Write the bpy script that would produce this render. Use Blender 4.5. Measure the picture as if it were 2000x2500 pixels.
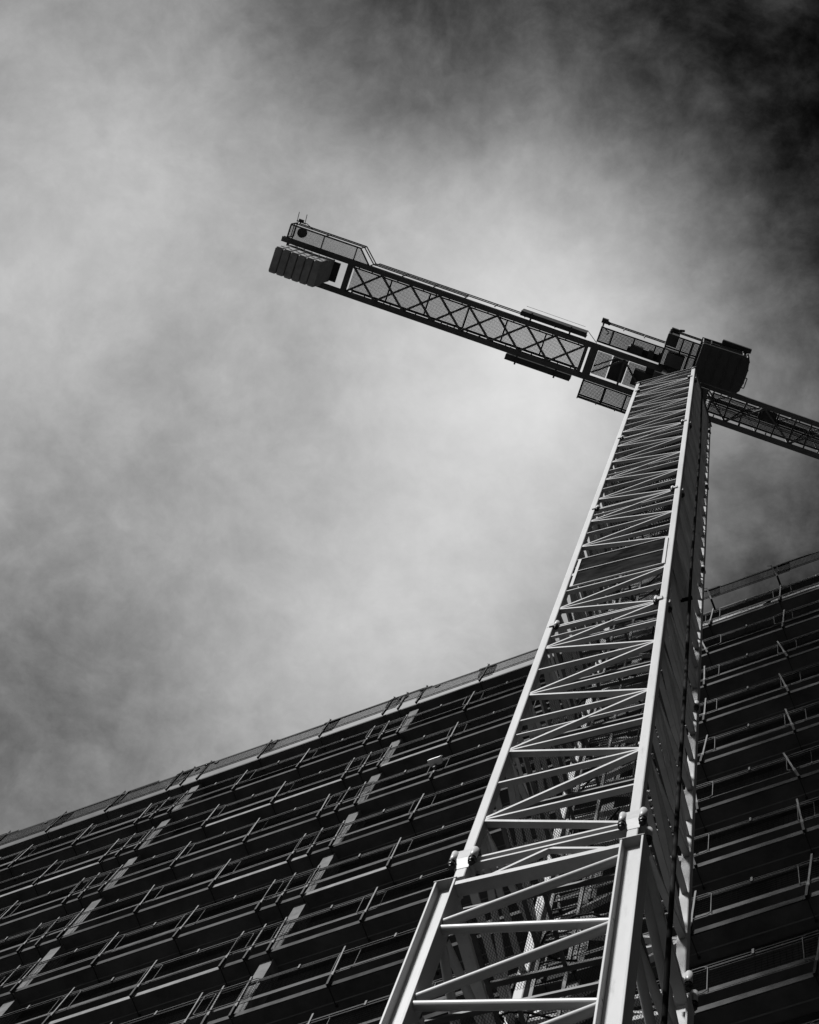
import bpy, math, random
from mathutils import Vector, Matrix
random.seed(7)
scene = bpy.context.scene
for o in list(bpy.data.objects): bpy.data.objects.remove(o)
COL = scene.collection
R = math.radians
EYE = 1.6                                   # camera height above the site

# ------------------------------------------------------------------ camera
F_PX, PITCH, ROLL = 5267.73, 77.4594, 43.0212      # focal length for a 2500 px high frame
def cam_axes():
    p, r = R(PITCH), R(ROLL)
    f = Vector((0, math.cos(p), math.sin(p))); rt = Vector((1, 0, 0)); up = rt.cross(f)
    return math.cos(r)*rt + math.sin(r)*up, -math.sin(r)*rt + math.cos(r)*up, f
cr, cu, cf = cam_axes()
cam = bpy.data.cameras.new('camera'); cam_o = bpy.data.objects.new('camera', cam); COL.objects.link(cam_o)
m = Matrix.Identity(4)
for i in range(3): m[i][0], m[i][1], m[i][2] = cr[i], cu[i], -cf[i]
m[2][3] = EYE
cam_o.matrix_world = m
cam.sensor_fit = 'VERTICAL'; cam.sensor_height = 36; cam.sensor_width = 36
cam.lens = F_PX/2500*36
cam.clip_start = 0.2; cam.clip_end = 6000
scene.camera = cam_o
scene.render.resolution_x, scene.render.resolution_y = 819, 1024

# ------------------------------------------------------------------ sun direction (towards the sun)
UX = Vector((0.52470, -0.85129, 0)); VX = Vector((0.85129, 0.52470, 0))   # mast face directions
sh = (-VX*1.0 - UX*0.42).normalized(); ELEV = R(43)
SUN = (sh*math.cos(ELEV) + Vector((0, 0, math.sin(ELEV)))).normalized()
sl = bpy.data.lights.new('sun', 'SUN'); sl.energy = 5.0; sl.angle = R(10.0); sl.color = (1, 1, 1)
so = bpy.data.objects.new('sun', sl); COL.objects.link(so)
so.rotation_euler = SUN.to_track_quat('Z', 'Y').to_euler(); so.location = (-30, -20, 60)

# ------------------------------------------------------------------ world: clear sky seen through a red filter, cloud bank over it
def build_world():
    w = bpy.data.worlds.new('World'); scene.world = w; w.use_nodes = True
    nt = w.node_tree; N, L = nt.nodes, nt.links; N.clear()
    def math_(op, a, b=None, clamp=False):
        n = N.new('ShaderNodeMath'); n.operation = op; n.use_clamp = clamp
        for i, v in enumerate((a, b)):
            if v is None: continue
            if isinstance(v, (int, float)): n.inputs[i].default_value = v
            else: L.new(v, n.inputs[i])
        return n.outputs[0]
    def vmath(op, a, b=None):
        n = N.new('ShaderNodeVectorMath'); n.operation = op
        for i, v in enumerate((a, b)):
            if v is None: continue
            if isinstance(v, tuple): n.inputs[i].default_value = v
            else: L.new(v, n.inputs[i])
        return n
    tc = N.new('ShaderNodeTexCoord'); sep = N.new('ShaderNodeSeparateXYZ'); L.new(tc.outputs['Generated'], sep.inputs[0])
    zc = math_('MAXIMUM', sep.outputs[2], 0.08)
    px, py = math_('DIVIDE', sep.outputs[0], zc), math_('DIVIDE', sep.outputs[1], zc)
    ax, ay = 0.73926, -0.67342
    X = math_('ADD', math_('MULTIPLY', px, ax), math_('MULTIPLY', py, ay))
    Y = math_('ADD', math_('MULTIPLY', px, -ay), math_('MULTIPLY', py, ax))
    cmb = N.new('ShaderNodeCombineXYZ'); L.new(X, cmb.inputs[0]); L.new(Y, cmb.inputs[1])
    P = cmb.outputs[0]
    def noise(scale, detail, rough, dist, vec, off):
        mp = N.new('ShaderNodeMapping'); mp.inputs['Location'].default_value = off; L.new(vec, mp.inputs[0])
        n = N.new('ShaderNodeTexNoise'); n.inputs['Scale'].default_value = scale; n.inputs['Detail'].default_value = detail
        n.inputs['Roughness'].default_value = rough; n.inputs['Distortion'].default_value = dist
        L.new(mp.outputs[0], n.inputs['Vector']); return n
    # wind-torn domain: warp the layer, stretch it along the wind
    wn = noise(9, 5, .55, 0, P, (3.1, 1.7, .4))
    wv = vmath('SUBTRACT', wn.outputs['Color'], (.5, .5, .5)).outputs[0]
    sc = N.new('ShaderNodeVectorMath'); sc.operation = 'SCALE'; L.new(wv, sc.inputs[0]); sc.inputs['Scale'].default_value = .035
    PW = vmath('ADD', P, sc.outputs[0]).outputs[0]
    st = N.new('ShaderNodeMapping'); st.inputs['Rotation'].default_value = (0, 0, R(38)); st.inputs['Scale'].default_value = (1, 1.18, 1); L.new(PW, st.inputs[0])
    n1 = noise(9.5, 9, .57, .0, st.outputs[0], (7.7, 2.2, 0))
    n2 = noise(23, 8, .6, .0, st.outputs[0], (1.3, 5.2, 2))
    n3 = noise(58, 9, .68, .0, PW, (4.3, 2.2, 7))
    # broad cloud thickness: dense towards one side of the sky, open towards the other
    sx = N.new('ShaderNodeSeparateXYZ'); L.new(PW, sx.inputs[0])
    e = math_('POWER', 2.71828, math_('MULTIPLY', math_('ADD', sx.outputs[0], .03), -1/.035))
    dens = math_('SUBTRACT', .62, math_('DIVIDE', .50, math_('ADD', 1.0, e)))
    lumps = [(-0.36, -0.08, -0.051), (-0.16, -0.08, -0.287), (-0.06, -0.08, -0.258), (-0.36, 0.01, 0.022), (-0.26, 0.01, 0.15), (-0.16, 0.01, 0.074), (-0.06, 0.01, 0.127), (0.04, 0.01, -0.159), (-0.36, 0.1, 0.099), (-0.26, 0.1, -0.102), (-0.16, 0.1, -0.09), (-0.06, 0.1, 0.306), (0.04, 0.1, 0.084), (-0.36, 0.19, -0.049), (-0.26, 0.19, 0.048), (-0.16, 0.19, 0.125), (0.04, 0.19, -0.036), (-0.36, 0.28, -0.153), (-0.26, 0.28, -0.031), (-0.16, 0.28, 0.063), (-0.06, 0.28, -0.059), (0.04, 0.28, -0.062), (-0.035, -0.05, 0.07)]
    k = 1/(2*.075**2)
    for (gx, gy, gw) in lumps:
        d = vmath('DISTANCE', PW, (gx, gy, 0)).outputs['Value']
        dens = math_('ADD', dens, math_('MULTIPLY', math_('POWER', 2.71828, math_('MULTIPLY', math_('MULTIPLY', d, d), -k)), gw))
    det = math_('ADD', math_('MULTIPLY', math_('SUBTRACT', n1.outputs[0], .5), .54), math_('ADD', math_('MULTIPLY', math_('SUBTRACT', n2.outputs[0], .5), .46), math_('MULTIPLY', math_('SUBTRACT', n3.outputs[0], .5), .40)))
    amp = math_('ADD', .22, math_('MULTIPLY', math_('SUBTRACT', .8, dens), .75))
    dens = math_('MINIMUM', math_('MAXIMUM', math_('ADD', dens, math_('MULTIPLY', det, amp)), 0.012), .9)
    cloud = math_('POWER', dens, 2.2)
    sky = N.new('ShaderNodeTexSky'); sky.sky_type = 'NISHITA'; sky.sun_disc = False
    sky.sun_elevation = ELEV; sky.sun_rotation = math.atan2(SUN.x, SUN.y)
    ssep = N.new('ShaderNodeSeparateColor'); L.new(sky.outputs[0], ssep.inputs[0])
    clear = math_('MULTIPLY', ssep.outputs[0], .03)       # red-filtered clear sky is almost black
    inv = math_('SUBTRACT', 1.0, math_('MULTIPLY', dens, 1.6), clamp=True)
    tot = math_('ADD', cloud, math_('MULTIPLY', math_('MULTIPLY', clear, inv), .06))
    cc = N.new('ShaderNodeCombineColor')
    for i in range(3): L.new(tot, cc.inputs[i])
    bg = N.new('ShaderNodeBackground'); L.new(cc.outputs[0], bg.inputs[0]); bg.inputs[1].default_value = 0.775
    out = N.new('ShaderNodeOutputWorld'); L.new(bg.outputs[0], out.inputs[0])
build_world()
vs = scene.view_settings
vs.view_transform = 'Standard'; vs.look = 'None'; vs.exposure = 0.37; vs.gamma = 1; vs.use_curve_mapping = False

# ------------------------------------------------------------------ materials
MATS = {}
def mat(name, base, rough=.5, metal=0.0, var=.12, scale=3.0, grime=0.0, bump=0.0, streak=False, spec=.25):
    m = bpy.data.materials.new(name); m.use_nodes = True; nt = m.node_tree; N, L = nt.nodes, nt.links
    b = N['Principled BSDF']; b.inputs['Roughness'].default_value = rough; b.inputs['Metallic'].default_value = metal; b.inputs['Specular IOR Level'].default_value = spec
    tc = N.new('ShaderNodeTexCoord'); mp = N.new('ShaderNodeMapping'); L.new(tc.outputs['Object'], mp.inputs[0])
    if streak: mp.inputs['Scale'].default_value = (1, 1, .12)
    oi = N.new('ShaderNodeObjectInfo'); L.new(oi.outputs['Location'], mp.inputs['Location'])
    n = N.new('ShaderNodeTexNoise'); n.inputs['Scale'].default_value = scale; n.inputs['Detail'].default_value = 8; n.inputs['Roughness'].default_value = .65
    L.new(mp.outputs[0], n.inputs['Vector'])
    rp = N.new('ShaderNodeValToRGB'); lo = max(.002, base*(1-var*2)); hi = base*(1+var)
    rp.color_ramp.elements[0].position = .3; rp.color_ramp.elements[0].color = (lo, lo, lo, 1)
    rp.color_ramp.elements[1].position = .62; rp.color_ramp.elements[1].color = (hi, hi, hi, 1)
    L.new(n.outputs[0], rp.inputs[0]); col = rp.outputs[0]
    if grime:
        g = N.new('ShaderNodeTexNoise'); g.inputs['Scale'].default_value = scale*5; g.inputs['Detail'].default_value = 10; g.inputs['Roughness'].default_value = .75
        L.new(mp.outputs[0], g.inputs['Vector'])
        gr = N.new('ShaderNodeValToRGB'); gr.color_ramp.elements[0].position = .575; gr.color_ramp.elements[0].color = (1, 1, 1, 1)
        gr.color_ramp.elements[1].position = .74; v = 1-grime; gr.color_ramp.elements[1].color = (v, v, v, 1)
        L.new(g.outputs[0], gr.inputs[0])
        mx = N.new('ShaderNodeMix'); mx.data_type = 'RGBA'; mx.blend_type = 'MULTIPLY'; mx.inputs[0].default_value = 1
        L.new(col, mx.inputs[6]); L.new(gr.outputs[0], mx.inputs[7]); col = mx.outputs[2]
    L.new(col, b.inputs['Base Color'])
    if bump:
        bp = N.new('ShaderNodeBump'); bp.inputs['Strength'].default_value = bump; bp.inputs['Distance'].default_value = .01
        L.new(n.outputs[0], bp.inputs['Height']); L.new(bp.outputs[0], b.inputs['Normal'])
    MATS[name] = m; return m
mat('white_steel', .315, .5, 0, .09, 2.2, .42, .05, True)
mat('bracket_steel', .27, .5, 0, .1, 6, .4)
mat('white_tube', .315, .42, 0, .05, 3, .2)
mat('jib_steel', .09, .55, 0, .15, 2)
mat('dark_steel', .045, .5, 0, .2, 3)
mat('black_nut', .012, .35, .3, .2, 20)
mat('mesh_steel', .025, .7, 0, .1, 8)
mat('mesh_light', .10, .7, 0, .1, 8)
mat('ballast', .29, .85, 0, .15, 5, .2, .3)
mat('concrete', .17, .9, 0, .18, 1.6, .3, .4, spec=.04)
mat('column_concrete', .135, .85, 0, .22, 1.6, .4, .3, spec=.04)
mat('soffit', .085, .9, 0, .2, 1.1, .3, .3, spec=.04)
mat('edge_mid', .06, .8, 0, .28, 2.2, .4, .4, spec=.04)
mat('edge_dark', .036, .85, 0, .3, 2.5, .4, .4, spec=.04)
mat('edge_bright', .19, .7, 0, .25, 1.6, .3, .2, spec=.04)
mat('galvanised', .10, .6, .0, .2, 4, .3, spec=.1)
mat('toe_plate', .06, .7, 0, .3, 2, .45, spec=.04)
mat('clamp_black', .016, .7, 0, .2, 8, spec=.1)
mat('rail_dark', .014, .7, 0, .2, 8, spec=.05)
mat('wire_dark', .005, .8, 0, .2, 8, spec=0)
mat('ground', .024, .95, 0, .25, .15, .3)
mat('rubber', .006, .8, 0, .2, 6, spec=.05)
mat('cab_paint', .05, .4, 0, .1, 2)
mat('sign_print', .014, .9, 0, .6, 2.6, .6, spec=0)
mat('lamp_white', .7, .5, 0, .05, 4)
mat('block_pale', .3, .9, 0, .2, 6, .3)
def glass():
    m = bpy.data.materials.new('cab_glass'); m.use_nodes = True; b = m.node_tree.nodes['Principled BSDF']
    b.inputs['Base Color'].default_value = (.03, .03, .03, 1); b.inputs['Roughness'].default_value = .05; b.inputs['Transmission Weight'].default_value = .6
    MATS['cab_glass'] = m
glass()

# ------------------------------------------------------------------ mesh helpers
class MB:
    def __init__(s): s.v, s.f, s.sm = [], [], []
    def quadbox(s, c):                        # 8 corners: 0-3 bottom ring, 4-7 top ring
        o = len(s.v); s.v += [tuple(p) for p in c]
        for f in ((3, 2, 1, 0), (4, 5, 6, 7), (0, 1, 5, 4), (1, 2, 6, 5), (2, 3, 7, 6), (3, 0, 4, 7)): s.f.append(tuple(i+o for i in f)); s.sm.append(False)
        return s
    def box(s, x0, x1, y0, y1, z0, z1):
        return s.quadbox([(x0, y0, z0), (x1, y0, z0), (x1, y1, z0), (x0, y1, z0), (x0, y0, z1), (x1, y0, z1), (x1, y1, z1), (x0, y1, z1)])
    def beam(s, p0, p1, w, h, ref=(0, 1, 0)):  # w along ref, h across
        p0, p1 = Vector(p0), Vector(p1); a = (p1-p0).normalized(); x = Vector(ref); x = (x-a*x.dot(a)).normalized(); y = a.cross(x)
        q = [(-1, -1), (1, -1), (1, 1), (-1, 1)]
        return s.quadbox([p0+x*(w/2*i)+y*(h/2*j) for i, j in q]+[p1+x*(w/2*i)+y*(h/2*j) for i, j in q])
    def tube(s, p0, p1, r, n=8, cap=False, r1=None):
        p0, p1 = Vector(p0), Vector(p1); a = (p1-p0).normalized(); x = a.orthogonal().normalized(); y = a.cross(x); o = len(s.v); r1 = r if r1 is None else r1
        for p, rr in ((p0, r), (p1, r1)):
            for i in range(n): t = 2*math.pi*i/n; s.v.append(tuple(p+x*rr*math.cos(t)+y*rr*math.sin(t)))
        for i in range(n):
            j = (i+1) % n; s.f.append((o+i, o+j, o+n+j, o+n+i)); s.sm.append(True)
        if cap:
            s.f.append(tuple(o+n-1-i for i in range(n))); s.f.append(tuple(o+n+i for i in range(n))); s.sm += [False, False]
        return s
    def path(s, pts, r, n=6):
        for a, b in zip(pts, pts[1:]): s.tube(a, b, r, n)
        return s
    def prism(s, poly, z0, z1):
        o = len(s.v); n = len(poly); s.v += [(x, y, z0) for x, y in poly]+[(x, y, z1) for x, y in poly]
        s.f.append(tuple(o+n-1-i for i in range(n))); s.f.append(tuple(o+n+i for i in range(n))); s.sm += [False, False]
        for i in range(n):
            j = (i+1) % n; s.f.append((o+i, o+j, o+n+j, o+n+i)); s.sm.append(False)
        return s
    def mesh(s, name, material):
        me = bpy.data.meshes.new(name); me.from_pydata(s.v, [], s.f); me.polygons.foreach_set('use_smooth', s.sm)
        me.materials.append(MATS[material]); me.update(); return me
def put(name, me, parent=None, loc=(0, 0, 0), rz=0.0, rx=0.0, ry=0.0):
    o = bpy.data.objects.new(name, me); COL.objects.link(o)
    if parent is not None: o.parent = parent
    o.location = loc; o.rotation_euler = (rx, ry, rz); return o
def part(name, mb, material, parent, loc=(0, 0, 0), rz=0.0): return put(name, mb.mesh(name, material), parent, loc, rz)
def tag(o, label, cat, group=None):
    o['label'] = label; o['category'] = cat
    if group: o['group'] = group
    return o
def bevel(o, w, seg=2):
    b = o.modifiers.new('bevel', 'BEVEL'); b.width = w; b.segments = seg; b.limit_method = 'ANGLE'; b.angle_limit = R(40); return o
def thing(name, label, cat, loc=(0, 0, 0), rz=0.0, group=None): return tag(put(name, None, None, loc, rz), label, cat, group)

# ------------------------------------------------------------------ ground
g = MB(); g.v = [(-3000, -3000, 0), (3000, -3000, 0), (3000, 3000, 0), (-3000, 3000, 0)]; g.f = [(0, 1, 2, 3)]; g.sm = [False]
put('ground', g.mesh('ground', 'ground'))['kind'] = 'structure'

# ------------------------------------------------------------------ building under construction
PHI = R(-63.7182); D = 11.88
BLD = (0.896627*D, 0.442787*D, 0)
FH, Z0, NF = 3.54, 63.5+EYE, 18
X0, X1, DEPTH = -44.0, 14.0, 16.0
PERIOD, CPOST = 7.4, -14.63
posts = []
for kx in range(-5, 5):
    for off in (0, 2.1, 4.2, 6.3, 6.82):
        x = CPOST+kx*PERIOD+off
        if -31.5 < x < 3.0: posts.append((round(x, 3), off))
posts.sort()
bld = thing('apartment_block', 'dark concrete high-rise frame under construction behind the crane mast', 'building', BLD, PHI)
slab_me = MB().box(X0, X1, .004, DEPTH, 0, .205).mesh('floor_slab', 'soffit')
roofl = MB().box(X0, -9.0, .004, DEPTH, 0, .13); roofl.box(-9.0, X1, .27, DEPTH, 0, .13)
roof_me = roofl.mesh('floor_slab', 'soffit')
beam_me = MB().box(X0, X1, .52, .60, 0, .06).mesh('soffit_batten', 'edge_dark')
joint_me = MB().box(X0, X1, .30, .325, -.012, 0).mesh('soffit_joint', 'concrete')
edge_sh = {}
def edge_mesh(w, mt):
    key = (round(w, 2), mt)
    if key not in edge_sh: edge_sh[key] = MB().box(0, w-.02, -.02, 0, .0, .20).mesh('edge_board', mt)
    return edge_sh[key]
col_me = MB().box(-.255, .045, .13, .50, -.045, FH-.25).mesh('column', 'column_concrete')
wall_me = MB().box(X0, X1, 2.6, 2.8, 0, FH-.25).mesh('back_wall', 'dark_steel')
prop_me = MB().tube((0, 0, 0), (0, 0, FH-.25), .04, 8).mesh('prop', 'rail_dark')
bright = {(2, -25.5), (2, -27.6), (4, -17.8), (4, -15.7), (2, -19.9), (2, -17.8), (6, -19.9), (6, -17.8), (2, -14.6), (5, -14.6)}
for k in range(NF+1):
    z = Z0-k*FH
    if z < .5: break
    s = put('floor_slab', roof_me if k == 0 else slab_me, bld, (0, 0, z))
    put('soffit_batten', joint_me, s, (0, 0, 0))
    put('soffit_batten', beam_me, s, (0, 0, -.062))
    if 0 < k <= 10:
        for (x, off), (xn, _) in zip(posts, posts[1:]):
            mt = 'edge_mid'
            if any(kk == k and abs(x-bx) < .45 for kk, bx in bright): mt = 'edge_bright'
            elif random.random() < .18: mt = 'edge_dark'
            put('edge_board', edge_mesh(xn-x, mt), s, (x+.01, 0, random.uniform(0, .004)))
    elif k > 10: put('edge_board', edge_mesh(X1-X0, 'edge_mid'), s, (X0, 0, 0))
    if k > 0:
        for kx in range(-4, 4):
            put('column', col_me, bld, (CPOST+kx*PERIOD, 0, z+.25))
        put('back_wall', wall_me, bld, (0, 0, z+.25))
part('roof_upstand', MB().box(X0+6, X1-4, 5.0, 5.3, 0, 1.2), 'soffit', bld, (0, 0, Z0+.13))

# edge protection on every slab: one railing per storey
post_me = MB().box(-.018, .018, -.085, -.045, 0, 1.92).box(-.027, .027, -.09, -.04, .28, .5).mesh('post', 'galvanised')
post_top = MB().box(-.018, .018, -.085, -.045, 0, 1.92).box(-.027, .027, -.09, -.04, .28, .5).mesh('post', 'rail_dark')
clamp_mb = MB().box(-.024, .024, -.11, -.045, -.10, .40).box(-.007, .007, -.10, .40, -.075, -.055).box(-.022, .022, .37, .41, -.055, -.005)
clamp_me = clamp_mb.mesh('clamp', 'clamp_black')
def panel_meshes(w):
    r = .0095; z0, z1 = .62, 1.72; c = .07
    fr = MB(); pts = [(c, 0, z0), (w-c, 0, z0), (w, 0, z0+c), (w, 0, z1-c), (w-c, 0, z1), (c, 0, z1), (0, 0, z1-c), (0, 0, z0+c), (c, 0, z0)]
    fr.path(pts, r, 6); fr.tube((0, 0, 1.60), (w, 0, 1.60), .006, 5)
    wr = MB(); n = int(w/.10)
    for i in range(1, n): wr.box(w*i/n-.0025, w*i/n+.0025, -.003, .003, z0+.2, 1.60)
    for i in range(1, 7): z = z0+.2+.78*i/7; wr.box(.02, w-.02, -.007, -.003, z-.003, z+.003)
    return fr, wr
PW = 2.56
fr, wr = panel_meshes(PW)
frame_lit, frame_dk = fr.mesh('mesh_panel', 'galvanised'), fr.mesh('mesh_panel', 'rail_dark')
wire_me = wr.mesh('wire_mesh', 'wire_dark')
fs, ws = panel_meshes(1.22)
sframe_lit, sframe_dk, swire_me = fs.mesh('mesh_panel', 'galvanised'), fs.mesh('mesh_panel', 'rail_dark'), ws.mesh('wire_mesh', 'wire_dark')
rs = MB()
for i in range(1, 30): rs.box(1.22*i/30-.0038, 1.22*i/30+.0038, -.003, .003, .46, 1.66)
for i in range(1, 16): z = .58+1.08*i/16; rs.box(.02, 1.20, -.006, -.003, z-.0035, z+.0035)
sroof_wire = rs.mesh('wire_mesh', 'wire_dark')
rw = MB(); n = 62
for i in range(1, n): rw.box(PW*i/n-.0038, PW*i/n+.0038, -.003, .003, .46, 1.66)
for i in range(0, 16): z = .46+1.2*i/16; rw.box(.02, PW-.02, -.006, -.003, z-.0035, z+.0035)
rw.box(.02, PW-.02, -.008, .004, .445, .47)
roof_wire = rw.mesh('wire_mesh', 'wire_dark')
toe_me = MB().box(0, 2.04, -.012, 0, .66, .82).mesh('toe_board', 'toe_plate')
toe_s = MB().box(0, .50, -.012, 0, .67, .79).mesh('toe_board', 'toe_plate')
toprail_me = MB().box(X0+8, 6, -.02, .02, 1.62, 1.80).mesh('top_rail', 'rail_dark')
roofrail_me = MB().box(0, 2.55, -.01, .01, 1.63, 1.78).mesh('top_rail', 'rail_dark')
shortrail_me = MB().box(0, 1.1, -.01, .01, 1.60, 1.72).box(0, .03, -.01, .01, .7, 1.6).mesh('top_rail', 'rail_dark')
roofclip_me = MB().box(-.05, .05, -.03, .01, 1.40, 1.60).mesh('rail_clip', 'rail_dark')
thin_rail = MB().box(X0+8, 6, -.008, .008, 1.76, 1.80).box(X0+8, 6, -.008, .008, 1.63, 1.66).mesh('top_rail', 'rail_dark')
clip_me = MB().box(-.02, .02, -.03, .01, 1.62, 1.82).mesh('rail_clip', 'galvanised')
arm_me = MB().beam((0, -.07, .10), (0, .42, .10), .06, .07, (1, 0, 0)).mesh('outrigger_arm', 'clamp_black')
ordn = ['', 'first', 'second', 'third', 'fourth', 'fifth', 'sixth', 'seventh', 'eighth', 'ninth', 'tenth']
for k in range(0, 11):
    z = Z0-k*FH
    lab = 'mesh guard railing along the roof edge, seen against the sky' if k == 0 else 'mesh guard railing on the %s slab edge below the roof' % ordn[k]
    loc = Vector(BLD)+Vector((0, 0, z))
    rl = thing('guard_railing', lab, 'railing', loc, PHI, 'guard railings of the building storeys')
    if k > 0: put('top_rail', thin_rail, rl, (0, -.045, 0))
    else:
        for q, (x, off) in enumerate(posts):
            if off in (0, 2.1, 4.2): put('top_rail', roofrail_me, rl, (x-.15+random.uniform(-.1, .1), -.045-.022*(q % 2), random.uniform(-.035, .035)), 0, 0, random.uniform(-.012, .012))
            if off in (4.2, 6.3) : put('top_rail', shortrail_me, rl, (x+random.uniform(-.1, .5), -.09, random.uniform(-.10, .06)), 0, 0, random.uniform(-.06, .06))
            if random.random() < .5: put('rail_clip', roofclip_me, rl, (x+random.uniform(-.12, .35), -.06, random.uniform(-.1, .1)), 0, 0, random.uniform(-.4, .4))
    for i, (x, off) in enumerate(posts):
        jx = random.uniform(-.03, .03)
        right = x > -9.2
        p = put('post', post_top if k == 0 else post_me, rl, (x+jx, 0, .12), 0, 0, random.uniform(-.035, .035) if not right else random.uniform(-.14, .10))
        put('clamp', clamp_me, p, (0, 0, -.12))
        if k == 0 and right: put('outrigger_arm', arm_me, p, (0, 0, -.12))
        if k == 0:
            a = MB().tube((0, -.06, 1.9), (-.10, -.05, 2.2), .008, 4)
            part('tie_wire', a, 'rail_dark', p)
        if off in (0, 2.1, 4.2) or (off == 6.3 and False):
            fy = -.035-.03*(i % 2)
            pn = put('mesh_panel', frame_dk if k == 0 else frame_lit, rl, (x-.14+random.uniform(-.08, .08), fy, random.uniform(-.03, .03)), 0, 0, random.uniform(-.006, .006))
            put('wire_mesh', roof_wire if k == 0 else wire_me, pn, (0, .012, 0))
            if k > 0 and random.random() > .08: put('toe_board', toe_me, rl, (x+.06, -.022-.002*(i % 3), random.uniform(-.03, .03)), 0, 0, random.uniform(-.008, .008))
        if off == 6.3:
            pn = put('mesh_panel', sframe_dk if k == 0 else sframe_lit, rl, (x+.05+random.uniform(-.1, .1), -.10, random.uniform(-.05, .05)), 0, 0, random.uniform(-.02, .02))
            put('wire_mesh', sroof_wire if k == 0 else swire_me, pn, (0, .012, 0))
        if off > 6 and k > 0: put('toe_board', toe_s, rl, (x+.03, -.024, random.uniform(-.03, .03)))
        if k > 0 and off in (0, 2.1, 4.2): put('rail_clip', clip_me, rl, (x+1.1, -.05, 0))
# floodlight box on a railing post, third storey below the roof
fl = thing('floodlight', 'small white box lamp fixed to a guard railing post left of the mast', 'lamp', Vector(BLD)+Matrix.Rotation(PHI, 3, 'Z') @ Vector((-12.53, -.16, Z0-3*FH+.95)), PHI)
bevel(part('housing', MB().quadbox([(-.17, -.16, 0), (.17, -.16, 0), (.17, .05, .05), (-.17, .05, .05), (-.17, -.10, .34), (.17, -.10, .34), (.17, .05, .34), (-.17, .05, .34)]), 'lamp_white', fl), .012)
part('bracket', MB().box(-.03, .03, .0, .10, -.25, .04), 'galvanised', fl)
# pale blocks stacked behind the railing, right of the mast
brow = thing('block_stack', 'low row of pale blocks behind the railing right of the mast, below the roof', 'blocks', Vector(BLD)+Matrix.Rotation(PHI, 3, 'Z') @ Vector((-6.4, -.012, Z0-FH+.42)), PHI)
bk = MB().box(.006, .214, 0, .10, .004, .155).mesh('block', 'block_pale')
for r_ in range(3):
    for i in range(22):
        if r_ == 2 and (i < 4 or i % 9 > 6): continue
        if 12 < i < 14: continue
        put('block', bk, brow, (i*.22+.09*(r_ % 2), .0+random.uniform(-.006, .006), r_*.16))
part('timber_bearer', MB().box(0, 4.9, .0, .09, -.08, 0), 'edge_dark', brow)

# ------------------------------------------------------------------ tower crane
LS, W, LEG = 11.6, 1.98796, .127
ZJ1 = 22.0102+EYE
TH = R(-58.35224)
axis = Vector((-0.0074143, 0.0020609, 1))
A1 = Vector((2.93187, 7.31576, ZJ1))
cen1 = A1+UX*(W/2)+VX*(W/2)
base = cen1-axis*ZJ1
root = tag(put('tower_crane', None), 'white lattice tower crane mast with dark slewing jib above', 'crane')
zax = axis.normalized(); xax = (UX-zax*UX.dot(zax)).normalized(); yax = zax.cross(xax)
mw = Matrix.Identity(4)
for i in range(3): mw[i][0], mw[i][1], mw[i][2], mw[i][3] = xax[i], yax[i], zax[i], base[i]
root.matrix_world = mw
H = W/2
FACES = [((0, 0), 0), ((W, 0), 90), ((W, W), 180), ((0, W), 270)]
def diamonds(x0, x1, y0, y1, cw=.030, ch=.052, t=.005, hole=None):
    """expanded metal: two families of slanted strands"""
    mb = MB(); w, h = x1-x0, y1-y0; sl = ch/cw
    for sgn in (1, -1):
        n = int((w+h/sl)/cw)
        for i in range(n+1):
            off = -h/sl+i*cw if sgn > 0 else i*cw
            # line: x = x0+off + sgn*s/sl , y = y0+s
            s0, s1 = 0.0, h
            if sgn > 0: s0 = max(s0, -off*sl); s1 = min(s1, (w-off)*sl)
            else: s0 = max(s0, (off-w)*sl); s1 = min(s1, off*sl)
            if s1-s0 < .01: continue
            segs = [(s0, s1)]
            if hole:
                hx0, hx1, hy0, hy1 = hole; out = []
                a = max(s0, hy0-y0); b = min(s1, hy1-y0)
                xa, xb = (hx0-x0-off)*sl*sgn, (hx1-x0-off)*sl*sgn
                a = max(a, min(xa, xb)); b = min(b, max(xa, xb))
                if b > a: segs = [q for q in ((s0, a), (b, s1)) if q[1]-q[0] > .01]
            for a, b in segs:
                xs, xe = x0+off+sgn*a/sl, x0+off+sgn*b/sl
                o = len(mb.v); zz = .003*sgn
                mb.v += [(xs-t/2, y0+a, zz), (xs+t/2, y0+a, zz), (xe+t/2, y0+b, zz), (xe-t/2, y0+b, zz)]
                mb.f.append((o, o+1, o+2, o+3)); mb.sm.append(False)
    return mb
# shared meshes for a mast section (local origin: front-left outer corner at the section foot)
HP = LS/8
leg_me = MB().box(0, LEG, 0, LEG, .012, LS-.012).mesh('leg', 'white_steel')
hb_me = MB().box(LEG-.005, W-LEG+.005, .018, .092, -.026, .026).mesh('horizontal_brace', 'white_steel')
hx_me = MB().box(LEG-.005, W-LEG+.005, .03, .075, -.018, .018).mesh('horizontal_brace', 'white_steel')
dr_me = MB().beam((LEG-.03, .056, .03), (W-LEG+.03, .056, HP-.03), .078, .056).mesh('diagonal_brace', 'white_steel')
dl_me = MB().beam((W-LEG+.03, .056, .03), (LEG-.03, .056, HP-.03), .078, .056).mesh('diagonal_brace', 'white_steel')
def hexnut(mb, x, y, z0, z1, r): return mb.tube((x, y, z0), (x, y, z1), r, 6, True)
sleeve_me = MB().tube((0, 0, -.10), (0, 0, .20), .041, 16, True).mesh('joint_bolt', 'white_tube')
nut_me = MB().tube((0, 0, -.112), (0, 0, -.10), .046, 16, True).tube((0, 0, -.21), (0, 0, -.112), .042, 6, True).tube((0, 0, -.25), (0, 0, -.21), .028, 10, True).mesh('bolt_nut', 'black_nut')
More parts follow.
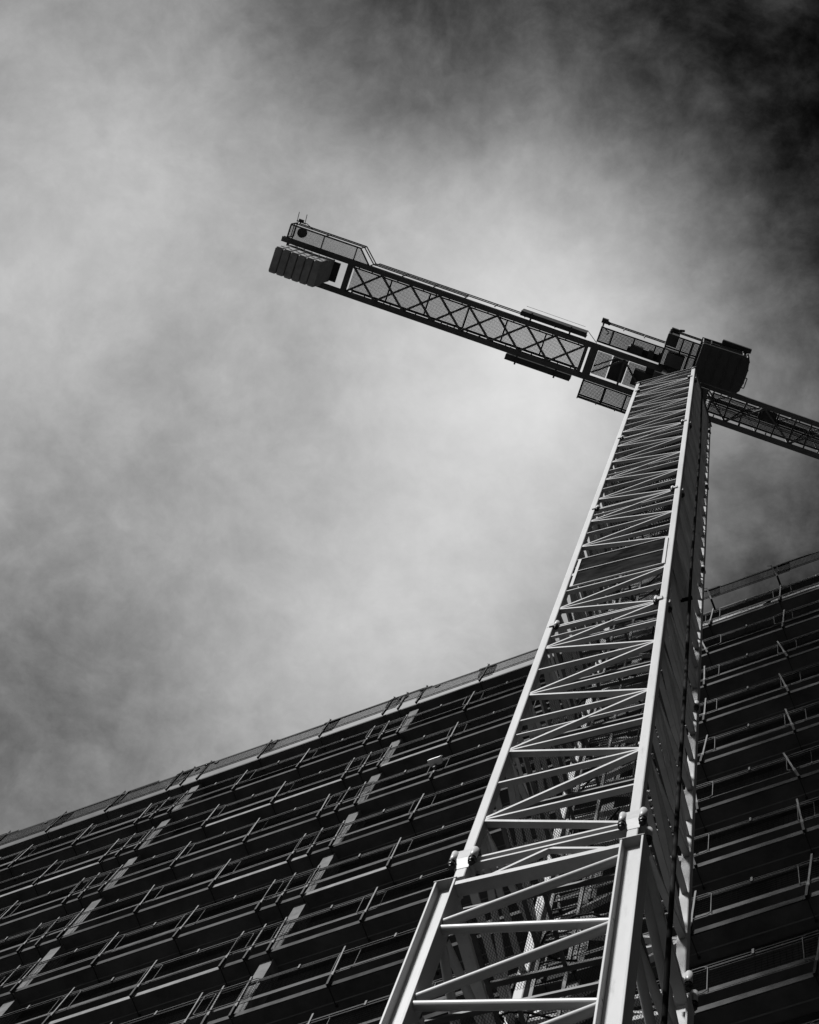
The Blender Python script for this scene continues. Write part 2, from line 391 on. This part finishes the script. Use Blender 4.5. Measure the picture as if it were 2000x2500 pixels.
def brackets(kind, cx, cy):
    mb = MB(); dx, dy = (1 if cx == 0 else -1), (1 if cy == 0 else -1); mx, my = cx+dx*LEG/2, cy+dy*LEG/2
    if kind == 0:
        mb.quadbox([(mx-.075, my-.068, -.30), (mx+.075, my-.068, -.30), (mx+.075, my-.064, -.30), (mx-.075, my-.064, -.30), (mx-.125, my-.108, -.06), (mx+.125, my-.108, -.06), (mx+.125, my-.064, -.06), (mx-.125, my-.064, -.06)]); mb.box(mx-.125, mx+.125, my-.108, my-.064, -.0598, .20); mb.box(mx+.0655, mx+.105, my-.06, my+.135, -.19, .10); mb.box(mx-.105, mx-.0655, my-.06, my+.135, -.19, .10)
    else:
        mb.box(min(mx, mx+dx*.125), max(mx, mx+dx*.125), my-dy*.072-.02, my-dy*.072+.03, -.07, .12)
        mb.box(mx-dx*.072-.02, mx-dx*.072+.03, min(my, my+dy*.125), max(my, my+dy*.125), -.07, .12)
    return mb
def ring(x0, x1, w, z0, z1):
    mb = MB(); q = [(x0, x0), (x1, x0), (x1, x1), (x0, x1)]; p = [(x0+w, x0+w), (x1-w, x0+w), (x1-w, x1-w), (x0+w, x1-w)]
    mb.v = [(x, y, z) for z in (z0, z1) for x, y in q+p]
    for i in range(4):
        j = (i+1) % 4
        mb.f += [(i, i+4, j+4, j), (8+i, 8+j, 12+j, 12+i), (i, j, 8+j, 8+i), (4+j, 4+i, 12+i, 12+j)]; mb.sm += [False]*4
    return mb
def bolt_spots(kind):
    out = []
    for (cx, cy), rot in FACES:
        dx, dy = (1 if cx == 0 else -1), (1 if cy == 0 else -1); mx, my = cx+dx*LEG/2, cy+dy*LEG/2
        if kind == 0: out += [(mx-.112, my-.10), (mx+.112, my-.10), (mx+.112, my+.12), (mx-.112, my+.12)]
        else: out += [(mx+dx*.115, my-dy*.062), (mx-dx*.062, my+dy*.115)]
    return out
foot_me = ring(.02, W-.02, .07, .03, .08).mesh('mast_section', 'white_steel')
brk_me = {(k, c): brackets(k, *c).mesh('joint_bracket', 'bracket_steel') for k in (0, 1) for c, _ in FACES}
plat_z = [2.15, 5.12, 8.05, 10.95]
pf = MB(); a, b = LEG+.02, W-LEG-.02
pf.box(a, b, a, a+.05, -.05, 0).box(a, b, b-.05, b, -.05, 0).box(a, a+.05, a+.05, b-.05, -.05, 0).box(b-.05, b, a+.05, b-.05, -.05, 0)
pf.box(a+.05, b-.05, W/2-.03, W/2+.03, -.055, -.002).box(W/2-.02, W/2+.02, a+.05, W/2-.03, -.045, -.002)
platframe_me = pf.mesh('rest_platform', 'dark_steel')
hatch = (.35, .95, 1.12, 1.70)
platmesh = [diamonds(a+.05, b-.05, a+.05, b-.05, hole=hatch).mesh('mesh_floor', 'mesh_steel'),
            diamonds(a+.05, b-.05, a+.05, b-.05, .06, .10, .018, hole=hatch).mesh('mesh_floor', 'mesh_steel')]
lad = MB(); lx, ly = .62, 1.45
lad.box(lx-.2, lx-.16, ly-.02, ly+.02, 0, LS).box(lx+.16, lx+.2, ly-.02, ly+.02, 0, LS)
for i in range(int(LS/.28)): lad.tube((lx-.18, ly, .14+i*.28), (lx+.18, ly, .14+i*.28), .012, 5)
ladder_me = lad.mesh('ladder', 'dark_steel')
def section(z, idx, length=LS):
    n = 8 if length == LS else 2
    s = put('mast_section', foot_me, root, (-H, -H, z))
    for i, (c, rot) in enumerate(FACES):
        l = put('leg', leg_me if n == 8 else leg_top, s, (c[0], c[1], 0), R(rot))
        bevel(l, .016, 2)
        bevel(put('joint_bracket', brk_me[(0 if idx == 0 else 1, c)], s), .012, 2)
        even0 = (i % 2 == 1)                  # face whose x=0 leg carries the even nodes
        for j in range(1, n+1):
            zz = length-.06 if j == n else j*HP
            put('horizontal_brace', hb_me, s, (c[0], c[1], zz), R(rot))
        for zz in ((5.12, 10.95) if n == 8 else ()): put('horizontal_brace', hx_me, s, (c[0], c[1], zz), R(rot))
        for j in range(n):
            up_right = (j % 2 == 0) == even0
            put('diagonal_brace', dr_me if up_right else dl_me, s, (c[0], c[1], j*HP), R(rot))
    for (bx, by) in bolt_spots(0 if idx == 0 else 1):
        sc = 1.0 if idx == 0 else .95
        for nm, me in (('joint_bolt', sleeve_me), ('bolt_nut', nut_me)):
            o = put(nm, me, s, (bx, by, -.05 if idx == 0 else .02)); o.scale = (sc, sc, sc)
    return s
for i in range(4):
    z = ZJ1+i*LS
    section(z, i)
    for q, pz in enumerate(plat_z):
        p = put('rest_platform', platframe_me, root, (-H, -H, z+pz), 0)
        m_ = put('mesh_floor', platmesh[0 if i < 2 else 1], p, (0, 0, -.004)); m_['kind'] = 'stuff'
    put('ladder', ladder_me, root, (-H, -H, z))
HEAD = 2.55
leg_top = MB().box(0, LEG, 0, LEG, .012, HEAD).mesh('leg', 'white_steel')
section(ZJ1+4*LS, 4, HEAD)
hz = ZJ1+4*LS+HEAD
hp = MB().box(-H-.03, H+.03, -H-.03, H+.03, .0, .06)
for (c, rot) in FACES: hp.tube((c[0]-H+(.07 if c[0] == 0 else -.07), c[1]-H+(.07 if c[1] == 0 else -.07), -.16), (c[0]-H+(.07 if c[0] == 0 else -.07), c[1]-H+(.07 if c[1] == 0 else -.07), .2), .10, 10, True)
part('mast_head_plate', hp, 'jib_steel', root, (0, 0, hz))

# lower, wider section: open I-section legs, tube bracing, down to the ground
ZL = ZJ1-.57
lsec = part('base_section', MB().box(.042, W-.187, .01, .15, -.20, -.09), 'white_steel', root, (-H, -H, ZL))
for (cx, cy), rot in FACES:                    # stub of the upper leg above each end plate
    dx, dy = (1 if cx == 0 else -1), (1 if cy == 0 else -1)
    x0, x1 = sorted((cx, cx+dx*LEG)); y0, y1 = sorted((cy, cy+dy*LEG)); bevel(part('leg_stub', MB().box(x0, x1, y0, y1, .004, .575), 'white_steel', lsec), .014)
def ileg(x0, x1, y0, y1, zb):
    t = .026; mb = MB(); ym = (y0+y1)/2
    mb.box(x0, x0+t, y0, y1, zb, -.012).box(x1-t, x1, y0, y1, zb, -.012).box(x0+t, x1-t, ym-.012, ym+.012, zb, -.012)
    mb.box(x0-.012, x1+.012, y0-.008, y1+.008, -.012, .004); return mb
LEGX = {0: (-.195, .04), 1: (W-.185, W+.068)}
LY = {0: (-.005, .225), 1: (W-.225, W+.005)}
for ix in (0, 1):
    for iy in (0, 1):
        bevel(part('leg', ileg(LEGX[ix][0], LEGX[ix][1], LY[iy][0], LY[iy][1], -ZL+.3), 'white_steel', lsec), .006, 2)
xa, xb = LEGX[0][1], LEGX[1][0]
part('top_beam', MB().box(xa, xb, W-.15, W-.01, -.20, -.09), 'white_steel', lsec)
part('top_beam', MB().box(-.10, .03, .225, W-.225, -.20, -.09), 'white_steel', lsec)
part('top_beam', MB().box(W-.06, W+.06, .225, W-.225, -.20, -.09), 'white_steel', lsec)
for yy in (.075, W-.075):
    part('horizontal_brace', MB().box(LEG, W-LEG, yy-.045, yy+.045, .46, .505), 'white_steel', lsec)
    part('knee_brace', MB().beam((W*.5, yy, .45), (W*.16, yy, -.08), .06, .05), 'white_steel', lsec)
    part('knee_brace', MB().beam((W*.5, yy, .45), (W*.88, yy, -.08), .06, .05), 'white_steel', lsec)
for xx in (.075, W-.075): part('horizontal_brace', MB().box(xx-.045, xx+.045, LEG, W-LEG, .46, .505), 'white_steel', lsec)
dz = -.57
nodesA = [-1.85-1.94*i for i in range(11)]; nodesB = [-.98-1.94*i for i in range(12)]
zig = []
for i in range(11):
    zig.append((1, nodesB[i], 0, nodesA[i]+.08)); zig.append((0, nodesA[i]-.08, 1, nodesB[i+1]+.08))
for fi in range(4):
    for (ea, za, eb, zb) in zig:
        if zb < -ZJ1+.5: continue
        za, zb = za+.57, zb+.57
        if fi in (0, 2):
            y = .07 if fi == 0 else W-.07
            px = lambda e: (xa-.01 if (e == 0) else xb+.01) if fi == 0 else (xb+.01 if e == 0 else xa-.01)
            p0, p1 = (px(ea), y, za), (px(eb), y, zb)
        else:
            x = W-.02 if fi == 1 else .0
            py = lambda e: (W-.23 if e == 0 else .23) if fi == 1 else (.23 if e == 0 else W-.23)
            p0, p1 = (x, py(ea), za), (x, py(eb), zb)
        part('brace_tube', MB().tube(p0, p1, .05, 16), 'white_tube', lsec)
for zz in (-1.15, -4.05, -6.95):
    p = put('rest_platform', platframe_me, root, (-H, -H, ZJ1+zz)); m_ = put('mesh_floor', platmesh[0], p, (0, 0, -.004)); m_['kind'] = 'stuff'
part('ladder', lad, 'dark_steel', root, (-H, -H, ZJ1-LS)); part('ladder', lad, 'dark_steel', root, (-H, -H, ZJ1-2*LS))
part('foundation', MB().box(-2.2, 2.2, -2.2, 2.2, -.2, .5), 'soffit', root)
# lifting lugs on the legs
lug = MB()
lug.box(0, .012, 0, .10, -.06, .06)
lug_me = MB().tube((0, .03, 0), (.016, .03, 0), .055, 12, True).box(0, .016, -.04, .03, -.055, .055).mesh('lifting_lug', 'white_steel')
for zz in (4.6, 7.1, 19.0): put('lifting_lug', lug_me, root, (-H+.09, -H+.19, ZJ1+zz)); put('lifting_lug', lug_me, root, (H-.2, -H+.19, ZJ1+zz-.9))

# banner frame on the front face of the mast
sg = thing('sign_board', 'dark weathered board in a white frame on the crane mast front', 'sign')
sg.matrix_world = mw @ Matrix.Translation((-H+.21, -H-.012, ZJ1+14.6))
part('panel', MB().box(.02, 1.62, .006, .014, .02, 2.52), 'sign_print', sg)
for a_, b_ in (((0, 0, 0), (0, 0, 2.54)), ((1.64, 0, 0), (1.64, 0, 2.54))): part('frame_bar', MB().beam(a_, b_, .024, .055), 'white_steel', sg)
for zz in (0.0, 1.35, 2.54): part('frame_bar', MB().beam((.03, -.002, zz), (1.61, -.002, zz), .03, .034), 'white_steel', sg)

# power cable down the right-hand mast face
cb = tag(put('power_cable', None), 'thick black power cable hanging down the right face of the mast', 'cable'); cb.matrix_world = mw
cpts = [(.488, 46.5), (.60, 40), (.712, 33.7), (.715, 24), (.717, 17.0), (.79, 12.2), (.828, 9.75), (.855, 3.1), (.872, -1.8), (.92, -6), (.95, -14), (1.0, -23)]
part('cable_run', MB().path([(W+.12-H, v-H, ZJ1+z) for v, z in cpts], .03, 8), 'rubber', cb)
part('cable_tie', MB().box(W-.05-H, W+.16-H, .74-H, .80-H, ZJ1+15.0, ZJ1+15.06), 'rubber', cb)
# loose cables inside the mast
rnd = random.Random(3)
for i in range(9):
    z = ZJ1-4+i*2.9; p = []
    x0, y0 = rnd.uniform(.9, 1.3), rnd.uniform(.7, 1.3)
    for t in range(11):
        a_ = t/10; p.append((x0-H+.45*math.sin(a_*5+i), y0-H+.35*math.cos(a_*4+i*2), z+.25*math.sin(a_*math.pi)+a_*1.2))
    part('inner_cable', MB().path(p, .014, 5), 'rubber', cb)
for (cx_, cy_) in ((1.35, 1.2), (1.42, 1.16)): part('inner_cable', MB().path([(cx_-H+.03*math.sin(q*1.7), cy_-H+.03*math.cos(q*2.3), ZJ1-20+q*2.0) for q in range(33)], .016, 5), 'rubber', cb)

# ------------------------------------------------------------------ slewing unit, counter-jib, jib
JZ = 75.0+EYE
JR = R(-23.9388)-TH
sl_ = MB().tube((0, 0, hz+.06-JZ), (0, 0, hz+.75-JZ), .82, 28, True).tube((0, 0, hz+.75-JZ), (0, 0, hz+.95-JZ), .95, 28, True)
slew = part('slewing_ring', sl_, 'jib_steel', root, (0, 0, JZ), JR)
st = MB(); zt = hz+.95-JZ
for sx in (-1, 1):
    for sy in (-1, 1): st.beam((sx*.62, sy*.55, zt), (sx*.62, sy*.53, .05), .16, .16)
st.box(-.95, .95, -.75, .75, zt, zt+.10)
for sy in (-1, 1): st.beam((-.62, sy*.55, zt+.1), (.62, sy*.53, .0), .10, .10); st.box(-.9, .95, sy*.53-.08, sy*.53+.08, -.02, .22)
st.quadbox([(-.9, -.75, zt+.1), (-.1, -.75, zt+.1), (-.1, -.70, zt+.1), (-.9, -.70, zt+.1), (-.75, -.62, zt+1.0), (-.3, -.62, zt+1.0), (-.3, -.58, zt+1.0), (-.75, -.58, zt+1.0)])
part('slewing_tower', st, 'jib_steel', root, (0, 0, JZ), JR)

def grating(x0, x1, y0, y1, p=.06, t=.024, z=0.0, p2=.06, t2=.02):
    mb = MB(); n = max(1, int((x1-x0)/p))
    for i in range(n+1): x = x0+(x1-x0)*i/n; mb.box(x-t/2, x+t/2, y0, y1, z, z+.012)
    n = max(1, int((y1-y0)/p2))
    for i in range(n+1): y = y0+(y1-y0)*i/n; mb.box(x0, x1, y-t2/2, y+t2/2, z+.013, z+.022)
    return mb
def handrail(mb, pts, z0=0.0, hh=1.1, step=1.2, r=.02):
    for (xa_, ya_), (xb_, yb_) in zip(pts, pts[1:]):
        d = math.hypot(xb_-xa_, yb_-ya_); n = max(1, round(d/step))
        for i in range(n+1):
            x, y = xa_+(xb_-xa_)*i/n, ya_+(yb_-ya_)*i/n; mb.tube((x, y, z0), (x, y, z0+hh), r, 5)
        for q in (.55, 1.0): mb.tube((xa_, ya_, z0+hh*q), (xb_, yb_, z0+hh*q), r, 5)
    return mb
# counter-jib
cj = part('counter_jib', MB().box(-3.30, -3.02, -.47, .47, -.02, .27), 'jib_steel', root, (0, 0, JZ), JR)
for x0_, x1_, z0_ in ((-12.28, -12.10, -.01), (-3.50, -3.38, -.01), (-14.6, -14.52, .12)): part('cross_beam', MB().box(x0_, x1_, -.47, .47, z0_, .27), 'jib_steel', cj)
part('deck_plate', MB().box(-1.25, .9, -.46, .46, .16, .2), 'dark_steel', cj)
for sy in (-1, 1):
    y0, y1 = sorted((sy*.47, sy*.65))
    part('chord', MB().box(-14.8, .84, y0, y1, -.012, .012).box(-14.8, .84, sy*.56-.012, sy*.56+.012, .012, .27).box(-14.8, .84, y0, y1, .27, .294), 'jib_steel', cj)
cj_x = [-12.08+i*1.074 for i in range(9)]
for a_, b_ in zip(cj_x, cj_x[1:]):
    part('diagonal_brace', MB().beam((a_, -.47, .02), (b_, .47, .02), .06, .075, (0, 0, 1)), 'jib_steel', cj)
    part('diagonal_brace', MB().beam((a_, .47, .075), (b_, -.47, .085), .06, .075, (0, 0, 1)), 'jib_steel', cj)
wf = MB().box(-12.05, -3.5, -.42, -.37, .30, .38).box(-12.05, -3.5, .37, .42, .30, .38)
xs = [-10.66, -9.22, -7.78, -6.36, -4.92]
for x in xs: wf.box(x-.03, x+.03, -.37, .37, .30, .35)
for i in range(18):
    x = -11.9+i*.48
    for sy in (-1, 1): wf.box(x-.02, x+.02, *sorted((sy*.42, sy*.50)), .30, .36)
part('walkway_frame', wf, 'dark_steel', cj)
o = part('walkway_grating', grating(-12.05, -3.5, -.37, .37, .04, .016, .38, .04, .011), 'mesh_light', cj); o['kind'] = 'stuff'
part('handrail', handrail(MB(), [(-11.4, -.70), (-3.6, -.70)], .3), 'dark_steel', cj)
part('handrail', handrail(MB(), [(-12.0, .55), (-3.6, .55)], .3), 'dark_steel', cj)
# wide deck beside the ballast
dk = MB(); poly = [(-14.63, -.62), (-14.63, -1.13), (-12.03, -1.13), (-11.58, -.66)]
for (xa_, ya_), (xb_, yb_) in zip(poly, poly[1:]): dk.beam((xa_, ya_, .05), (xb_, yb_, .05), .05, .05, (0, 0, 1))
for x in (-14.45, -13.37, -12.15): dk.beam((x, -.62, .04), (x, -1.13, .04), .04, .04, (0, 0, 1))
deck = part('side_deck', dk, 'dark_steel', cj)
gd = MB()
n = 130
for i in range(n+1):
    x = -14.63+i*(3.05/n); ye = -1.13 if x < -12.03 else -1.13+(x+12.03)/.45*.47
    if ye < -.64: gd.box(x-.004, x+.004, ye, -.62, .06, .075)
for i in range(1, 12):
    y = -.62-i*.0425; xe = -12.03+.45*(1.13+y)/.47; gd.box(-14.63, xe, y-.003, y+.003, .076, .085)
o = part('deck_grating', gd, 'mesh_light', deck); o['kind'] = 'stuff'
part('handrail', handrail(MB(), [(-14.63, -.66), (-14.63, -1.15), (-12.0, -1.15), (-11.5, -.68), (-8.0, -.68)], .05, 1.1, 1.3, .022), 'dark_steel', deck)
part('round_cover', MB().tube((-14.17, -.97, -.02), (-14.17, -.97, .12), .17, 20, True), 'dark_steel', deck)
am = MB().box(-14.55, -14.2, -1.30, -1.26, .4, .44).box(-14.48, -14.3, -1.38, -1.30, .36, .46)
for x in (-14.53, -14.24): am.tube((x, -1.26, .42), (x-.06, -1.58, .62), .013, 5)
am.tube((-14.4, -1.2, .2), (-14.4, -1.3, .45), .03, 5); am.tube((-14.2, -1.3, .45), (-13.9, -1.16, .5), .014, 5)
part('antenna_mount', am, 'dark_steel', deck)
wn = MB().box(-14.3, -12.6, -.35, .35, .42, .55).tube((-14.0, 0, .85), (-12.9, 0, .85), .28, 16, True)
part('hoist_winch', wn, 'dark_steel', cj)
# vertical name boards hung outside both chords
for sy, x0, x1, ya_, yb_ in ((-1, -5.99, -3.6, -.91, -.74), (1, -6.02, -3.63, .70, .89)):
    bb = part('side_board', MB().box(x0, x1, ya_, yb_, .0, .95), 'dark_steel', cj)
    for x in (x0+.4, x1-.55): part('bracket', MB().box(x-.03, x+.03, *sorted((sy*.62, sy*.95)), -.06, -.004), 'dark_steel', bb)
part('stay_wire', MB().tube((-5.92, -1.02, .95), (-3.73, -1.01, .95), .008, 4), 'dark_steel', cj)
part('stay_wire', MB().tube((-3.6, -.95, .5), (-3.15, -.68, .1), .012, 4), 'dark_steel', cj)
# inner bay between counter-jib and mast
ib = MB()
ib.beam((-2.04, -.44, .05), (-3.0, .34, .05), .08, .06, (0, 0, 1)); ib.beam((-2.04, -.44, .05), (-1.3, .25, .05), .08, .06, (0, 0, 1)); ib.beam((-2.04, -.44, .05), (-2.0, .47, .05), .08, .07, (0, 0, 1)); ib.beam((-2.98, .10, .12), (-2.3, -.42, .12), .06, .05, (0, 0, 1))
part('diagonal_brace', ib, 'jib_steel', cj)
bevel(part('switch_cabinet', MB().box(-2.45, -1.9, -.40, .40, .30, 1.4), 'cab_paint', cj), .02)
o = part('walkway_grating', grating(-3.0, -2.5, -.40, .40, .04, .021, .38, .04, .02), 'mesh_steel', cj); o['kind'] = 'stuff'
o = part('walkway_grating', grating(-1.85, -1.2, -.40, .40, .04, .021, .38, .04, .02), 'mesh_steel', cj); o['kind'] = 'stuff'
bevel(part('gear_motor', MB().box(-1.6, -.9, -.25, .30, .1, .8).tube((-1.5, .1, .3), (-.8, .1, .3), .2, 12, True), 'dark_steel', cj), .01)

def platform(x0, x1, y0, y1, divs, rail, gy=None, z=0.0):
    mb = MB(); t = .05
    mb.box(x0, x1, y0, y0+t, z-.05, z+.02).box(x0, x1, y1-t, y1, z-.05, z+.02).box(x0, x0+t, y0+t, y1-t, z-.05, z+.02).box(x1-t, x1, y0+t, y1-t, z-.05, z+.02)
    for d in divs: mb.box(d-.03, d+.03, y0+t, y1-t, z-.05, z+.01)
    p = part('access_platform', mb, 'dark_steel', root, (0, 0, JZ), JR)
    o = part('platform_grating', grating(x0+t, x1-t, y0+t, y1-t, .04, .021, z+.03, .04, .020), 'mesh_steel', p); o['kind'] = 'stuff'
    part('handrail', handrail(MB(), rail, z, 1.15, .8, .022), 'dark_steel', p)
    return p
p1 = platform(-3.19, -1.05, .66, 1.32, (-2.34, -1.57), [(-3.17, .68), (-3.17, 1.34), (-1.1, 1.34)])
p2 = platform(-3.18, -.87, -1.30, -.74, (-2.72, -1.95, -1.18), [(-3.16, -.75), (-3.16, -1.40), (-.9, -1.40)])
p3 = platform(-.90, .34, -1.84, -.70, (-.35, 0.0), [(-.88, -.9), (-.88, -1.90), (.32, -1.90)], z=-.2)
part('cross_bar', MB().box(-.88, .32, -1.40, -1.36, -.27, -.2).box(-.88, .32, -1.30, -1.27, -.27, -.2), 'dark_steel', p3)
bevel(part('control_box', MB().box(-.92, -.52, -1.86, -1.45, -.35, .8), 'dark_steel', p3), .03)
bevel(part('hydraulic_box', MB().box(-.72, -.12, -1.22, -.78, -.42, .3), 'jib_steel', p3), .02)
part('drive_motor', MB().box(-2.0, -1.55, -1.02, -.80, -.04, .5).tube((-2.1, -.86, .2), (-.95, -.86, .2), .13, 12, True).box(-1.35, -1.2, -1.04, -.8, -.03, .3).box(-1.0, -.88, -1.05, -.8, -.03, .35), 'dark_steel', p2)
part('lamp_cluster', MB().box(-3.24, -3.02, -1.56, -1.40, .2, .5).tube((-3.1, -1.5, .3), (-2.95, -1.45, .1), .06, 8, True).path([(-3.1, -1.3, 0), (-2.95, -1.22, -.04), (-2.85, -1.15, -.03), (-2.95, -1.08, 0)], .018, 5), 'dark_steel', p2)
part('lamp_cluster', MB().box(-.86, -.60, -2.0, -1.88, .5, .8).tube((-.62, -1.96, .7), (-.42, -2.0, .8), .045, 8, True), 'dark_steel', p3)

# operator's cab
cz = -1.5
cab = MB(); prof = [(.28, -2.02), (1.72, -2.05), (1.88, -2.01), (1.97, -1.88), (2.02, -1.6), (2.02, -1.15), (1.97, -.86), (1.90, -.77), (1.76, -.73), (.55, -.72), (.28, -.95)]
cab.prism(prof, cz, cz+.22)
cb_ = part('operator_cab', cab, 'cab_paint', root, (0, 0, JZ), JR); bevel(cb_, .04, 2)
def inset(poly, k):
    cx_ = sum(p[0] for p in poly)/len(poly); cy_ = sum(p[1] for p in poly)/len(poly)
    return [(cx_+(x-cx_)*k, cy_+(y-cy_)*k) for x, y in poly]
up_ = inset(prof, .97)
part('window', MB().prism(up_, cz+.221, cz+1.75), 'cab_glass', cb_)
fp = MB()
for (x, y) in inset(prof, .985): fp.tube((x, y, cz+.2), (x, y, cz+1.78), .03, 6)
part('window_frame', fp, 'dark_steel', cb_)
part('roof', MB().prism(inset(prof, 1.04), cz+1.76, cz+1.9), 'cab_paint', cb_)
flr = MB()
for x in (.6, .95, 1.3, 1.65): flr.box(x-.02, x+.02, -1.95, -.80, cz-.03, cz-.002)
part('floor_rib', flr, 'dark_steel', cb_)
bevel(part('sun_visor', MB().box(.9, 1.95, -2.24, -2.08, cz+1.2, cz+1.5), 'dark_steel', cb_), .02)
part('grab_rail', MB().path([(1.98, -1.0, cz+.1), (2.08, -1.0, cz+.1), (2.08, -1.35, cz+.1), (1.98, -1.35, cz+.1)], .018, 6), 'galvanised', cb_)
part('window_bar', MB().box(.34, .86, -2.06, -2.03, cz+.55, cz+.62).box(.55, .58, -2.06, -2.03, cz+.3, cz+1.6), 'dark_steel', cb_)

# jib
JL = 42.0
jb = part('jib', MB().box(.85, 1.05, -.5, .5, -.02, .25), 'jib_steel', root, (0, 0, JZ), JR)
for sy in (-1, 1):
    y0, y1 = sorted((sy*.43, sy*.61)); part('chord', MB().box(.9, JL, y0, y1, -.02, .18), 'jib_steel', jb)
part('top_chord', MB().tube((.6, 0, 1.75), (JL, 0, 1.55), .09, 10, True), 'jib_steel', jb)
x = 1.91; side = 1; nb = 0
pb = (.9, -.42)
while x < JL:
    q = (x, side*.42); part('diagonal_brace', MB().beam((pb[0], pb[1], .06), (q[0], q[1], .06), .08, .06, (0, 0, 1)), 'jib_steel', jb)
    part('side_diagonal', MB().tube((pb[0], pb[1]*1.2, .1), ((pb[0]+q[0])/2, 0, 1.7), .035, 8), 'jib_steel', jb)
    part('side_diagonal', MB().tube(((pb[0]+q[0])/2, 0, 1.7), (q[0], -pb[1]*-1.2 if False else pb[1]*1.2, .1), .035, 8), 'jib_steel', jb)
    part('side_diagonal', MB().tube(((pb[0]+q[0])/2, 0, 1.7), (q[0], q[1]*1.2, .1), .035, 8), 'jib_steel', jb)
    pb = q; side = -side; x += 1.17
cross = MB()
for i in range(34):
    xx = 1.24+i*.62*1.9; 
    if xx < JL: part('cross_beam', MB().beam((xx, -.43, .12), (xx, .43, .12), .055, .05, (0, 0, 1)), 'dark_steel', jb)
    if xx+.62 < JL: part('cross_beam', MB().beam((xx+.62, -.43, .12), (xx+.62, .43, .12), .045, .05, (0, 0, 1)), 'dark_steel', jb)
wl = MB().box(1.2, JL, -.36, -.31, .30, .36).box(1.2, JL, .31, .36, .30, .36)
for i in range(40):
    xx = 1.5+i*.95
    for sy in (-1, 1): wl.box(xx-.02, xx+.02, *sorted((sy*.36, sy*.44)), .2, .26)
part('walkway_frame', wl, 'dark_steel', jb)
o = part('walkway_grating', grating(1.2, 14, -.31, .31, .04, .024, .37, .04, .022), 'mesh_steel', jb); o['kind'] = 'stuff'
o = part('walkway_grating', grating(14, JL, -.31, .31, .12, .05, .37, .1, .04), 'mesh_steel', jb); o['kind'] = 'stuff'
for y in (-.16, -.09, -.02, .06, .12): part('hoist_rope', MB().tube((.9, y, .24), (JL-.5, y*.6, .22), .012, 5), 'rubber', jb)
bevel(part('trolley_winch', MB().box(2.95, 3.55, -.40, -.02, .18, .55), 'dark_steel', jb), .02)
part('service_bracket', MB().box(.75, 1.1, -.20, .05, .3, .5).box(.8, 1.15, .10, .3, .35, .5), 'lamp_white', jb)

# six concrete counterweight blocks hanging in the counter-jib end
bz0, bz1 = -2.34, .55
ordc = ['outermost', 'second', 'third', 'fourth', 'fifth', 'innermost']
rot3 = Matrix.Rotation(R(-23.9388), 3, 'Z'); jorg = base+axis*JZ
def block_mesh():
    mb = MB(); w = .262; yb = .465
    sec = [(-yb+.05, 0), (yb-.05, 0), (yb, .06), (yb, 1.25), (yb-.05, 1.32), (yb-.05, 2.75), (-yb+.05, 2.75), (-yb+.05, 1.32), (-yb, 1.25), (-yb, .06)]
    n = len(sec); o = 0
    # rounded front and back: three rings across the thickness
    rings = [(0.0, .955), (.045, 1.0), (w-.045, 1.0), (w, .955)]
    for xr, k in rings: mb.v += [(xr, y*k, .03+(z-.03)*1.0+(0.03 if k < 1 else 0)*(1 if z < .1 else 0)) for y, z in sec]
    for r_ in range(3):
        for i in range(n):
            j = (i+1) % n; mb.f.append((r_*n+i, r_*n+j, (r_+1)*n+j, (r_+1)*n+i)); mb.sm.append(False)
    mb.f.append(tuple(range(n-1, -1, -1))); mb.f.append(tuple(3*n+i for i in range(n))); mb.sm += [False, False]
    return mb
blk = block_mesh().mesh('counterweight', 'ballast')
slot_me = MB().box(.075, .19, -.004, .03, 0, .22).mesh('lifting_slot', 'black_nut')
for i in range(6):
    lab = {0: 'concrete counterweight slab, outermost of six at the counter-jib end', 5: 'concrete counterweight slab of the six nearest the mast'}.get(i, 'concrete counterweight slab, %s from the outer end of the counter-jib' % ordc[i])
    loc = jorg+rot3 @ Vector((-14.5+i*.282, random.uniform(-.012, .012), bz0+random.uniform(-.02, .02)))
    o = tag(put('counterweight', blk, None, loc, R(-23.9388)), lab, 'counterweight', 'counterweight slabs in the counter-jib')
    bevel(o, .02, 2)
    put('lifting_slot', slot_me, o, (.0, -.467, .42))
